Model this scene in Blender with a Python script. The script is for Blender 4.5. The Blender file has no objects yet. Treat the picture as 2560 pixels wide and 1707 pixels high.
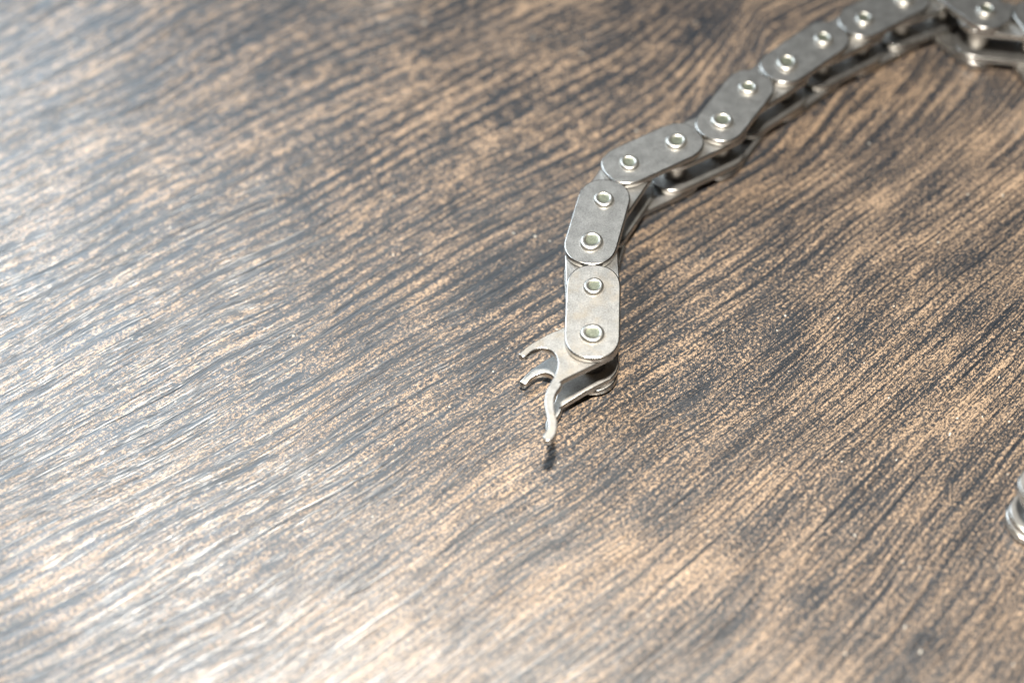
import bpy, math, random
from mathutils import Vector, Matrix
import numpy as np

# ------------------------------------------------------------------ set-up
scene = bpy.context.scene
col = scene.collection
MM = 0.001                       # everything below is worked out in millimetres
W, H = 2560.0, 1707.0            # size of the photograph, for turning its pixels into directions
TILT, ROLL, LENS = math.radians(52.5), math.radians(2.0), 60.0
FPX = LENS / 36.0 * W
CAM_H = 222.75
CT, ST = math.cos(TILT), math.sin(TILT)
CR, SR = math.cos(ROLL), math.sin(ROLL)
CAM = Vector((0.0, -CAM_H / math.tan(TILT), CAM_H))       # looks at the origin of the table

def ray(px, py):
    cx, cy = px - W / 2, py - H / 2
    x = cx * CR - cy * SR
    y = cx * SR + cy * CR
    return Vector((x, FPX * CT - y * ST, -FPX * ST - y * CT))

def at(px, py, z):
    """point of the height z (mm above the table) in the direction of a photo pixel"""
    d = ray(px, py)
    return CAM + d * ((z - CAM.z) / d.z)

# ------------------------------------------------------------------ camera
cd = bpy.data.cameras.new('camera')
cam = bpy.data.objects.new('camera', cd)
col.objects.link(cam)
right0, up0, fwd = Vector((1, 0, 0)), Vector((0, ST, CT)), Vector((0, CT, -ST))
cx_, cy_ = right0 * CR - up0 * SR, right0 * SR + up0 * CR
m = Matrix((cx_, cy_, -fwd)).transposed().to_4x4()
m.translation = CAM * MM
cam.matrix_world = m
cd.sensor_width = 36.0
cd.lens = LENS
cd.clip_start, cd.clip_end = 0.01, 20.0
cd.dof.use_dof = True
fp = at(1330, 880, 3.0) - CAM
cd.dof.focus_distance = fp.dot(fwd) * MM
cd.dof.aperture_fstop = 7.6
scene.camera = cam

# ------------------------------------------------------------------ light
world = bpy.data.worlds.new('World')
scene.world = world
world.use_nodes = True
bg = world.node_tree.nodes['Background']
bg.inputs['Color'].default_value = (0.80, 0.88, 1.0, 1)
bg.inputs['Strength'].default_value = 0.02

def area(name, loc, target, sx, sy, power, color):
    ld = bpy.data.lights.new(name, 'AREA')
    ld.shape = 'RECTANGLE'
    ld.size, ld.size_y = sx * MM, sy * MM
    ld.energy = power
    ld.color = color
    o = bpy.data.objects.new(name, ld)
    col.objects.link(o)
    o.location = Vector(loc) * MM
    d = Vector(target) - Vector(loc)
    o.rotation_euler = d.to_track_quat('-Z', 'Y').to_euler()
    return o

# the lamp overhead, a little on the photographer's side: short, fairly crisp shadows
area('overhead_lamp', (10, -60, 330), (5, -15, 0), 24, 24, 3.2, (1.0, 0.955, 0.87))
# tall pale window beyond the table and to its left: the sheen on wood and plates
area('window_light', (-470, 590, 640), (-60, 30, 0), 460, 700, 7.8, (0.76, 0.89, 1.0))

scene.view_settings.view_transform = 'Standard'
scene.view_settings.look = 'None'
scene.view_settings.exposure = 0.0
scene.view_settings.gamma = 1.0
scene.render.engine = 'CYCLES'

# ------------------------------------------------------------------ node helpers
class N:
    """a value socket with arithmetic, so that shader maths reads like maths"""
    def __init__(s, nt, sock): s.nt, s.k = nt, sock
    def _op(s, op, *a, clamp=False):
        n = s.nt.nodes.new('ShaderNodeMath'); n.operation = op; n.use_clamp = clamp
        for i, v in enumerate((s,) + a):
            if isinstance(v, N): s.nt.links.new(v.k, n.inputs[i])
            else: n.inputs[i].default_value = v
        return N(s.nt, n.outputs[0])
    def __add__(s, o): return s._op('ADD', o)
    __radd__ = __add__
    def __mul__(s, o): return s._op('MULTIPLY', o)
    __rmul__ = __mul__
    def __sub__(s, o): return s._op('SUBTRACT', o)
    def __rsub__(s, o): return (s * -1.0) + o
    def max(s, o): return s._op('MAXIMUM', o)
    def min(s, o): return s._op('MINIMUM', o)
    def abs(s): return s._op('ABSOLUTE')
    def pow(s, o): return s._op('POWER', o)
    def sin(s): return s._op('SINE')
    def step(s, lo, hi):
        n = s.nt.nodes.new('ShaderNodeMapRange'); n.interpolation_type = 'SMOOTHSTEP'
        s.nt.links.new(s.k, n.inputs['Value'])
        n.inputs['From Min'].default_value = lo; n.inputs['From Max'].default_value = hi
        return N(s.nt, n.outputs['Result'])

def noise(nt, x, y, seed, detail=2.0, rough=0.5, dist=0.0):
    c = nt.nodes.new('ShaderNodeCombineXYZ')
    nt.links.new(x.k, c.inputs[0]); nt.links.new(y.k, c.inputs[1]); c.inputs[2].default_value = seed
    n = nt.nodes.new('ShaderNodeTexNoise')
    n.inputs['Scale'].default_value = 1.0
    n.inputs['Detail'].default_value = detail
    n.inputs['Roughness'].default_value = rough
    n.inputs['Distortion'].default_value = dist
    nt.links.new(c.outputs[0], n.inputs['Vector'])
    return N(nt, n.outputs['Fac'])

def mix(nt, fac, a, b):
    n = nt.nodes.new('ShaderNodeMix'); n.data_type = 'RGBA'
    if isinstance(fac, N): nt.links.new(fac.k, n.inputs[0])
    else: n.inputs[0].default_value = fac
    for s, v in ((n.inputs[6], a), (n.inputs[7], b)):
        if isinstance(v, tuple): s.default_value = v + (1,) if len(v) == 3 else v
        else: nt.links.new(v, s)
    return n.outputs[2]

def new_mat(name):
    mt = bpy.data.materials.new(name); mt.use_nodes = True
    nt = mt.node_tree
    return mt, nt, nt.nodes['Principled BSDF']

def coords(nt, scale=1000.0):
    tc = nt.nodes.new('ShaderNodeTexCoord')
    sp = nt.nodes.new('ShaderNodeSeparateXYZ')
    nt.links.new(tc.outputs['Object'], sp.inputs[0])
    return [N(nt, sp.outputs[i]) * scale for i in range(3)]

# ------------------------------------------------------------------ materials
def wood_material():
    mt, nt, bs = new_mat('dark_weathered_wood')
    x, y, z = coords(nt, 10.0)            # decimetres
    # the grain bends gently over the board: v runs across it, u along it (both in mm)
    k = [-0.5750, 0.7873, -0.0800, 0.0463, 0.0337, -0.0467, 0.0342, 0.1296, -0.0546]
    xl, yl = x.max(-1.6).min(1.6), y.max(-1.6).min(1.6)
    v = (x * k[0] + y * k[1] + xl * xl * k[2] + xl * yl * k[3] + yl * yl * k[4]
         + xl * xl * xl * k[5] + xl * xl * yl * k[6] + xl * yl * yl * k[7] + yl * yl * yl * k[8]) * 100.0
    u = (x * 0.80 + y * 0.60) * 100.0
    knot = (x - 0.18).max(0.0).min(0.32)
    v = v - knot * knot * y.step(0.36, 0.80) * 135.0
    w1 = noise(nt, u * 0.022, v * 0.035, 3.1, 1.0)
    w2 = noise(nt, u * 0.06, v * 0.16, 7.7, 2.0)
    v0 = v
    v = v + (w1 - 0.5) * 6.0 + (w2 - 0.5) * 1.3
    zone = v0.step(-32.0, 14.0)                # wide growth rings on one side of the board, straight fine fibre on the other
    # growth rings: dark lines some 2.4 mm apart, broken and fading in and out
    ring_ph = v * (2 * math.pi / 2.45) + (noise(nt, u * 0.02, v * 0.10, 11.0, 1.0) - 0.5) * 7.0
    ring = ring_ph.sin() * 0.5 + 0.5
    ring_on = noise(nt, u * 0.035, v * 0.10, 21.0, 2.0).step(0.36, 0.54)
    ring_brk = noise(nt, u * 0.085, v * 0.50, 23.0, 3.0, 0.6).step(0.36, 0.54)
    ring_dark = ring.pow(2.2) * (ring_on * 0.55 + 0.45) * ring_brk * (zone * 0.8 + 0.2)
    # finer straight grooves in between
    fine_ph = v * (2 * math.pi / 1.15) + (noise(nt, u * 0.015, v * 0.22, 13.0, 1.0) - 0.5) * 9.0
    fine = (fine_ph.sin() * 0.5 + 0.5).pow(2.5) * noise(nt, u * 0.06, v * 0.6, 27.0, 3.0, 0.6).step(0.42, 0.60)
    # long dark strokes
    st = noise(nt, u * 0.022, v * 1.45, 31.0, 3.0, 0.55)
    stroke = st.step(0.57, 0.67)
    st2 = noise(nt, u * 0.12, v * 2.1, 37.0, 2.0, 0.5)
    stroke2 = st2.step(0.55, 0.66)
    # fine fibres and printed speckle
    fib = noise(nt, u * 0.045, v * 2.4, 41.0, 3.0, 0.6)
    sp0 = noise(nt, u * 0.45, v * 0.8, 45.0, 3.0, 0.6)
    sp1 = noise(nt, u * 1.7, v * 2.2, 43.0, 3.0, 0.65)
    sp2 = noise(nt, u * 4.4, v * 5.2, 47.0, 2.0, 0.6)
    patch = noise(nt, u * 0.018, v * 0.055, 53.0, 3.0, 0.55)
    patch2 = noise(nt, u * 0.07, v * 0.14, 59.0, 3.0, 0.55)
    zone2 = v0.step(8.0, 40.0)
    val = (0.47 + (sp0 - 0.5) * (zone2 * 1.1 + 0.3) + (sp1 - 0.5) * (1.5 + 1.6 * noise(nt, u * 0.05, v * 0.12, 83.0, 2.0)) + (sp2 - 0.5) * 2.1 + (fib - 0.5) * (0.95 - zone * 0.5)
           + (patch - 0.5) * 0.45 + (patch2 - 0.5) * 0.75
           - ring_dark * 0.54 - fine * 0.26 - stroke * 0.34 - stroke2 * 0.20)
    line = noise(nt, u * 0.013, v * 1.5, 77.0, 2.0, 0.5).step(0.635, 0.69)
    val = val - line * 0.34
    val = (val - 0.47) * 1.36 + 0.51
    ramp = nt.nodes.new('ShaderNodeValToRGB')
    nt.links.new(val.k, ramp.inputs[0])
    els = ramp.color_ramp.elements
    els[0].position, els[0].color = 0.13, (0.014, 0.017, 0.022, 1)
    els[1].position, els[1].color = 0.95, (0.43, 0.298, 0.192, 1)
    for p, c in ((0.34, (0.038, 0.038, 0.042, 1)), (0.52, (0.108, 0.080, 0.060, 1)), (0.70, (0.25, 0.172, 0.112, 1))):
        e = els.new(p); e.color = c
    fleck = noise(nt, u * 0.9, v * 0.9, 71.0, 1.0).step(0.775, 0.80)
    nt.links.new(mix(nt, fleck, ramp.outputs[0], (0.62, 0.58, 0.50)), bs.inputs['Base Color'])
    rough = 0.40 + (sp1 - 0.5) * 0.25 + (fib - 0.5) * 0.25 - stroke * 0.03
    nt.links.new(rough.k, bs.inputs['Roughness'])
    bs.inputs['IOR'].default_value = 1.6
    bs.inputs['Coat Weight'].default_value = 1.0
    bs.inputs['Coat IOR'].default_value = 1.6
    bs.inputs['Coat Roughness'].default_value = 0.32
    # relief: embossed pores along the grain, sunk rings, fine tooth
    pore = noise(nt, u * 0.045, v * 2.3, 61.0, 2.0, 0.6).step(0.50, 0.60)
    hgt = (1.0 - pore) * 0.75 - ring_dark * 0.5 - stroke * 0.6 - line * 0.7 - fine * 0.4 + fib * 0.9 + sp1 * 0.30 + sp2 * 0.12
    bp = nt.nodes.new('ShaderNodeBump')
    bp.inputs['Strength'].default_value = 0.8
    bp.inputs['Distance'].default_value = 0.00012
    nt.links.new(hgt.k, bp.inputs['Height'])
    nt.links.new(bp.outputs[0], bs.inputs['Normal'])
    nt.links.new(bp.outputs[0], bs.inputs['Coat Normal'])
    return mt

def steel_material(name, base, rough, stain=0.0, stain_col=(0.55, 0.42, 0.25)):
    mt, nt, bs = new_mat(name)
    x, y, z = coords(nt, 1000.0)
    oi = nt.nodes.new('ShaderNodeObjectInfo')
    seed = N(nt, oi.outputs['Random']) * 60.0
    a, b = x + seed, y + z * 0.9
    mott = noise(nt, a * 0.55, b * 0.55, 2.0, 3.0, 0.6)
    grit = noise(nt, a * 4.0, b * 4.0, 5.0, 3.0, 0.7)
    spot = noise(nt, a * 1.7, b * 1.7, 9.0, 2.0, 0.5).step(0.66, 0.74)
    dark = tuple(c * 0.58 for c in base)
    c = mix(nt, (mott.step(0.3, 0.7) * 0.35 + grit.step(0.38, 0.62) * 0.65), dark, base)
    c = mix(nt, spot * 0.35, c, tuple(k * 0.62 for k in base))
    if stain:
        sm = noise(nt, a * 0.30 + 7.0, b * 0.30, 14.0, 3.0, 0.6).step(0.42, 0.70) * stain
        c = mix(nt, sm, c, stain_col)
    nt.links.new(c, bs.inputs['Base Color'])
    bs.inputs['Metallic'].default_value = 1.0
    r = (rough + (mott - 0.5) * 0.08 + (grit - 0.5) * 0.16)
    nt.links.new(r.k, bs.inputs['Roughness'])
    bp = nt.nodes.new('ShaderNodeBump')
    bp.inputs['Strength'].default_value = 0.6
    bp.inputs['Distance'].default_value = 0.00002
    nt.links.new((grit + mott * 1.5).k, bp.inputs['Height'])
    nt.links.new(bp.outputs[0], bs.inputs['Normal'])
    return mt

M_WOOD = wood_material()
M_STEEL = steel_material('satin_steel', (0.54, 0.525, 0.50), 0.44)
M_STAIN = steel_material('stained_steel', (0.54, 0.52, 0.49), 0.50, 0.45, (0.50, 0.41, 0.30))
M_PIN = steel_material('bright_pin_steel', (0.72, 0.695, 0.64), 0.40)
M_CORE = steel_material('pin_core_steel', (0.37, 0.385, 0.295), 0.50)
M_EDGE = steel_material('polished_plate_edge', (0.56, 0.54, 0.51), 0.24)
M_BUSH = steel_material('bushing_steel', (0.55, 0.52, 0.48), 0.33)

# ------------------------------------------------------------------ mesh helpers
def shade(me):
    me.set_sharp_from_angle(angle=math.radians(38))
    me.polygons.foreach_set('use_smooth', [len(p.vertices) < 5 for p in me.polygons])   # flat faces stay flat
    me.update()

def mesh_obj(name, verts, faces, mats, parent=None, smooth=True, fmat=None):
    me = bpy.data.meshes.new(name)
    me.from_pydata([tuple(Vector(p) * MM) for p in verts], [], faces)
    for mt in mats: me.materials.append(mt)
    if fmat: me.polygons.foreach_set('material_index', fmat)
    me.update()
    if smooth:
        shade(me)
    return link(name, me, parent)

def link(name, me, parent=None):
    o = bpy.data.objects.new(name, me)
    col.objects.link(o)
    if parent: o.parent = parent
    return o

def offset_poly(pts, d):
    """outline moved inwards by d (outline runs counter-clockwise)"""
    out = []
    n = len(pts)
    for i in range(n):
        a, b, c = Vector(pts[i - 1]), Vector(pts[i]), Vector(pts[(i + 1) % n])
        t1, t2 = (b - a).normalized(), (c - b).normalized()
        n1, n2 = Vector((-t1.y, t1.x)), Vector((-t2.y, t2.x))
        s = n1 + n2
        s = s / max(s.length_squared / 2.0, 0.5)
        out.append(tuple(b + s * d))
    return out

def plate_data(outline, z0, z1, bev=0.20, dz=None):
    """plate of the given outline with rounded rims; dz(x, y) bends it"""
    a = [0, math.radians(30), math.radians(60), math.radians(90)]
    rings = []
    for t in a: rings.append((bev * (1 - math.sin(t)), z0 + bev * (1 - math.cos(t))))
    for t in reversed(a): rings.append((bev * (1 - math.sin(t)), z1 - bev * (1 - math.cos(t))))
    verts, faces = [], []
    n = len(outline)
    for ins, z in rings:
        for p in (offset_poly(outline, ins) if ins > 1e-6 else outline):
            verts.append((p[0], p[1], z + (dz(p[0], p[1]) if dz else 0.0)))
    for k in range(len(rings) - 1):
        for i in range(n):
            j = (i + 1) % n
            faces.append((k * n + i, k * n + j, (k + 1) * n + j, (k + 1) * n + i))
    faces.append(tuple(range(n - 1, -1, -1)))
    top = (len(rings) - 1) * n
    faces.append(tuple(top + i for i in range(n)))
    return verts, faces

def link_outline(pitch, hw, ext, e=2.25, n=16, waist=0.0):
    """stadium between two pins, ends a little squarer than a half circle"""
    pts = []
    for k in range(n + 1):
        t = -math.pi / 2 + math.pi * k / n
        c, s = math.cos(t), math.sin(t)
        pts.append((pitch + ext * abs(c) ** (2 / e), hw * math.copysign(abs(s) ** (2 / e), s)))
    if waist: pts.append((pitch * 0.5, hw - waist))
    for k in range(n + 1):
        t = math.pi / 2 + math.pi * k / n
        c, s = math.cos(t), math.sin(t)
        pts.append((-ext * abs(c) ** (2 / e), hw * math.copysign(abs(s) ** (2 / e), s)))
    if waist: pts.append((pitch * 0.5, -hw + waist))
    return pts

def lathe_data(profile, seg=28, wob=0.0, seed=0):
    rnd = random.Random(seed)
    ph = rnd.random() * 6.28
    verts, faces = [], []
    for r, z in profile:
        for i in range(seg):
            a = 2 * math.pi * i / seg
            q = r * (1 + wob * math.sin(2 * a + ph) + 0.5 * wob * math.sin(3 * a + 2 * ph))
            verts.append((q * math.cos(a), q * math.sin(a), z))
    for k in range(len(profile) - 1):
        for i in range(seg):
            j = (i + 1) % seg
            faces.append((k * seg + i, k * seg + j, (k + 1) * seg + j, (k + 1) * seg + i))
    faces.append(tuple(range(seg - 1, -1, -1)))
    top = (len(profile) - 1) * seg
    faces.append(tuple(top + i for i in range(seg)))
    return verts, faces

# ------------------------------------------------------------------ the table
def build_table():
    x0, x1, y0, y1, t, b = -700, 700, -450, 650, 28, 2.0
    verts, faces = plate_data([(x0, y0), (x1, y0), (x1, y1), (x0, y1)], -t, 0, b)
    o = mesh_obj('table_top', verts, faces, [M_WOOD], smooth=False)
    o['kind'] = 'structure'
    return o
build_table()

# ------------------------------------------------------------------ chain parts
PITCH = 9.525
T = 1.2                                   # plate thickness
Z_OB, Z_IB, Z_IT, Z_OT = 0.55, 1.90, 7.95, 9.32   # undersides of the four plate layers
Z_PIN = 11.05

def mesh_from(name, data, mats, fmat=None):
    verts, faces = data
    me = bpy.data.meshes.new(name)
    me.from_pydata([tuple(Vector(p) * MM) for p in verts], [], faces)
    for mt in mats: me.materials.append(mt)
    if fmat: me.polygons.foreach_set('material_index', fmat)
    shade(me)
    return me

OUT_OUTER = link_outline(PITCH, 4.38, 4.75, 2.3)
OUT_INNER = link_outline(PITCH, 4.40, 4.55, 2.1)
def rim(data): return [1 if len(f) == 4 else 0 for f in data[1]]     # tumbled edges are shinier than the rolled faces
D_OUTER, D_INNER = plate_data(OUT_OUTER, 0, T, 0.24), plate_data(OUT_INNER, 0, T, 0.22)
ME_OUTER = [mesh_from('outer_plate', D_OUTER, [mt, M_EDGE], rim(D_OUTER)) for mt in (M_STEEL, M_STAIN)]
ME_INNER = [mesh_from('inner_plate', D_INNER, [mt, M_EDGE], rim(D_INNER)) for mt in (M_STEEL, M_STAIN)]

def pin_data(seed):
    rnd = random.Random(seed)
    rr = 1.0 + rnd.uniform(-0.08, 0.08)   # how far each head is hammered out
    up = rnd.uniform(-0.06, 0.05)
    hz = Z_OT + T + up
    head = [(1.84 * rr, Z_OT + T - 0.05), (1.82 * rr, hz + 0.18), (1.73 * rr, hz + 0.38), (1.58 * rr, hz + 0.50), (1.40 * rr, hz + 0.555),
            (1.22 * rr, hz + 0.55), (1.10 * rr, hz + 0.50), (1.04 * rr, hz + 0.45), (0.98 * rr, hz + 0.43), (0.5 * rr, hz + 0.43)]
    foot = [(1.2, 0.0), (1.55, 0.10), (1.75, 0.35), (1.80, Z_OB + 0.05)]
    prof = foot + [(1.45, Z_OB + 0.08), (1.45, Z_OT + T - 0.08)] + head
    verts, faces = lathe_data(prof, 28, 0.03, seed)
    seg = 28
    ox, oy = rnd.uniform(-0.14, 0.14), rnd.uniform(-0.14, 0.14)      # hammered off centre
    for q in range((len(prof) - 5) * seg, len(verts)):
        p = verts[q]; verts[q] = (p[0] + ox, p[1] + oy, p[2])
    fm = []
    for k in range(len(prof) - 1):
        fm += [1 if k >= len(prof) - 3 else 0] * seg
    fm += [0, 1]
    return verts, faces, fm
ME_PIN = []
for s in range(6):
    v_, f_, fm_ = pin_data(s)
    ME_PIN.append(mesh_from('pin', (v_, f_), [M_PIN, M_CORE], fm_))
ME_BUSH = mesh_from('bushing', lathe_data([(1.7, Z_IB + T - 0.3), (2.15, Z_IB + T - 0.28), (2.15, Z_IT + 0.28), (1.7, Z_IT + 0.3)], 28), [M_BUSH])

def empty(name, loc, parent=None, rz=0.0):
    o = bpy.data.objects.new(name, None)
    o.empty_display_size = 0.003
    col.objects.link(o)
    o.location = Vector(loc) * MM
    o.rotation_euler = (0, 0, rz)
    if parent: o.parent = parent
    return o

pin_no = [0]
def put(name, me, parent, x, y, z, rz=0.0, tilt=(0, 0)):
    o = link(name, me, parent)
    o.location = Vector((x, y, z)) * MM
    o.rotation_euler = (tilt[0], tilt[1], rz)
    return o

def outer_link(chain, a, b, stained, org):
    rz = math.atan2(b[1] - a[1], b[0] - a[0])
    e = empty('outer_link', (a[0] - org[0], a[1] - org[1], 0), chain, rz)
    rnd = random.Random(int(a[0] * 31 + a[1] * 17))
    me = ME_OUTER[1 if stained else 0]
    put('outer_plate', me, e, 0, 0, Z_OT)
    put('outer_plate', me, e, 0, 0, Z_OB)
    for q in (0, PITCH):
        put('pin', ME_PIN[pin_no[0] % len(ME_PIN)], e, q, 0, 0, rnd.uniform(0, 6.28))
        pin_no[0] += 1
    return e

def inner_link(chain, a, b, stained, org):
    rz = math.atan2(b[1] - a[1], b[0] - a[0])
    e = empty('inner_link', (a[0] - org[0], a[1] - org[1], 0), chain, rz)
    me = ME_INNER[1 if stained else 0]
    put('inner_plate', me, e, 0, 0, Z_IT)
    put('inner_plate', me, e, 0, 0, Z_IB)
    for q in (0, PITCH): put('bushing', ME_BUSH, e, q, 0, 0)
    return e

def relax(pts, fixed=()):
    p = [Vector((a[0], a[1])) for a in pts]
    o = [q.copy() for q in p]
    for _ in range(400):
        for i in range(len(p) - 1):
            d = p[i + 1] - p[i]
            c = d * ((d.length - PITCH) / d.length * 0.5)
            p[i] += c; p[i + 1] -= c
        for i in range(len(p)): p[i] += (o[i] - p[i]) * 0.01
    for i in range(1, len(p)):              # exact pitch from the torn end on
        d = (p[i] - p[i - 1]).normalized() * PITCH
        p[i] = p[i - 1] + d
    return p

# pin heads seen in the photograph, from the torn end onwards
PINS_PX = [(1480.6, 831.5), (1483.8, 711.9), (1478.7, 601.2), (1509.9, 495.6), (1575.6, 404), (1691, 350.4),
           (1802.5, 299.2), (1871.8, 216.9), (1968.9, 154.2), (2056, 96), (2163, 43), (2262, -6),
           (2372, -38), (2473, 19), (2592, 44), (2680, 110), (2790, 130)]
pins = relax([at(px, py, Z_PIN - 0.1) for px, py in PINS_PX])

# ------------------------------------------------------------------ the broken chain
org = (pins[0].x, pins[0].y)
chain = empty('roller_chain', (org[0], org[1], 0))
chain['label'] = 'long steel roller chain curving over the wood, ending in a torn fork-shaped link'
chain['category'] = 'chain'
for i in range(len(pins) - 1):
    (outer_link if i % 2 == 0 else inner_link)(chain, pins[i], pins[i + 1], i == 0, org)

# the torn link at its end: two inner plates ripped open through their pin holes
def z1(px, py, z=Z_IT + T):                 # outline points read off a 3.92x enlargement
    p = at(1260 + px / 3.92, 780 + py / 3.92, z)
    return (p.x - org[0], p.y - org[1])
hole = Vector(z1(390, 500))
dirn = hole.normalized()
ang = math.atan2(dirn.y, dirn.x)
RAD = 4.40
arm_outer = [z1(*q) for q in ((590, 662), (572, 700), (546, 750), (510, 800), (494, 860), (495, 940), (505, 1010), (523, 1080),
             (522, 1150), (506, 1210), (480, 1255), (445, 1278), (408, 1274), (384, 1248), (394, 1205), (424, 1160), (432, 1105),
             (424, 1040), (405, 960), (396, 885), (406, 810), (430, 740), (462, 680), (496, 622), (517, 560), (527, 500),
             (512, 440), (482, 396), (430, 364), (370, 354), (310, 367), (262, 396), (232, 425), (196, 446), (160, 436), (142, 414),
             (178, 383), (235, 330), (330, 270), (430, 215), (510, 180))]
arm_short = [z1(*q) for q in ((590, 662), (572, 700), (546, 750), (510, 800), (494, 860), (492, 905), (470, 930), (430, 925), (402, 895),
             (400, 850), (406, 810), (430, 740), (462, 680), (496, 622), (517, 560), (527, 500),
             (512, 440), (482, 396), (430, 364), (370, 354), (310, 367), (262, 396), (232, 425), (196, 446), (160, 436), (142, 414),
             (178, 383), (235, 330), (330, 270), (430, 215), (510, 180))]
def closing():                              # rounded back end about the last pin, counter-clockwise in plan
    pts = []
    for k in range(0, 19):
        a = ang - math.radians(95) - math.radians(170) * k / 18
        pts.append((RAD * math.cos(a), RAD * math.sin(a)))
    return pts
def area2(p): return sum(p[i - 1][0] * p[i][1] - p[i][0] * p[i - 1][1] for i in range(len(p)))
def resample(pts, n=2):
    """soften a read-off outline (closed Catmull-Rom)"""
    out = []
    L = len(pts)
    for i in range(L):
        a, b, c, d = (Vector(pts[(i + q) % L]) for q in (-1, 0, 1, 2))
        for s in range(n):
            t = s / n
            out.append(tuple(0.5 * ((2 * b) + (c - a) * t + (2 * a - 5 * b + 4 * c - d) * t * t + (3 * b - a - 3 * c + d) * t ** 3)))
    return out
back = closing()            # from the upper-left side round the pin to the lower-right side
torn = empty('torn_inner_link', (0, 0, 0), chain)
torn['label'] = 'torn end link with one long bent prong and one short hooked prong'
def torn_plate(arm, z, dz):
    o = resample(arm + back)
    if area2(o) < 0: o.reverse()
    v_, f_ = plate_data(o, z, z + T, 0.17, dz)
    return mesh_obj('torn_plate', v_, f_, [M_STAIN, M_EDGE], torn, True, rim((v_, f_)))
def bend_top(x, y):
    s = max(0.0, Vector((x, y)).dot(dirn) - 4.0)
    return 0.012 * s * s * 0.3
def bend_bot(x, y):
    s = max(0.0, Vector((x, y)).dot(dirn) - 3.5)
    return -min(1.35, 0.14 * s)
torn_plate(arm_outer, Z_IT, bend_top)
torn_plate(arm_short, Z_IB, bend_bot)
put('bushing', ME_BUSH, torn, 0, 0, 0)

# ------------------------------------------------------------------ a fold of another chain, cut off by the picture's right side
e0 = at(2516, 1288, Z_OB + T)
q0 = (e0.x + 4.75, e0.y - 0.5)
chain2 = empty('roller_chain', (q0[0], q0[1], 0))
chain2['label'] = 'rounded fold of a second steel chain lying apart on the bare wood'
chain2['category'] = 'chain'
def leg(angles):
    p = [Vector(q0)]
    for a in angles:
        p.append(p[-1] + Vector((math.cos(math.radians(a)), math.sin(math.radians(a)))) * PITCH)
    return p
for arm, first in ((leg((20, 10, 25, 15)), 0), (leg((-38, -22, -30, -20)), 1)):
    for i in range(len(arm) - 1):
        (outer_link if (i + first) % 2 == 0 else inner_link)(chain2, arm[i], arm[i + 1], False, q0)
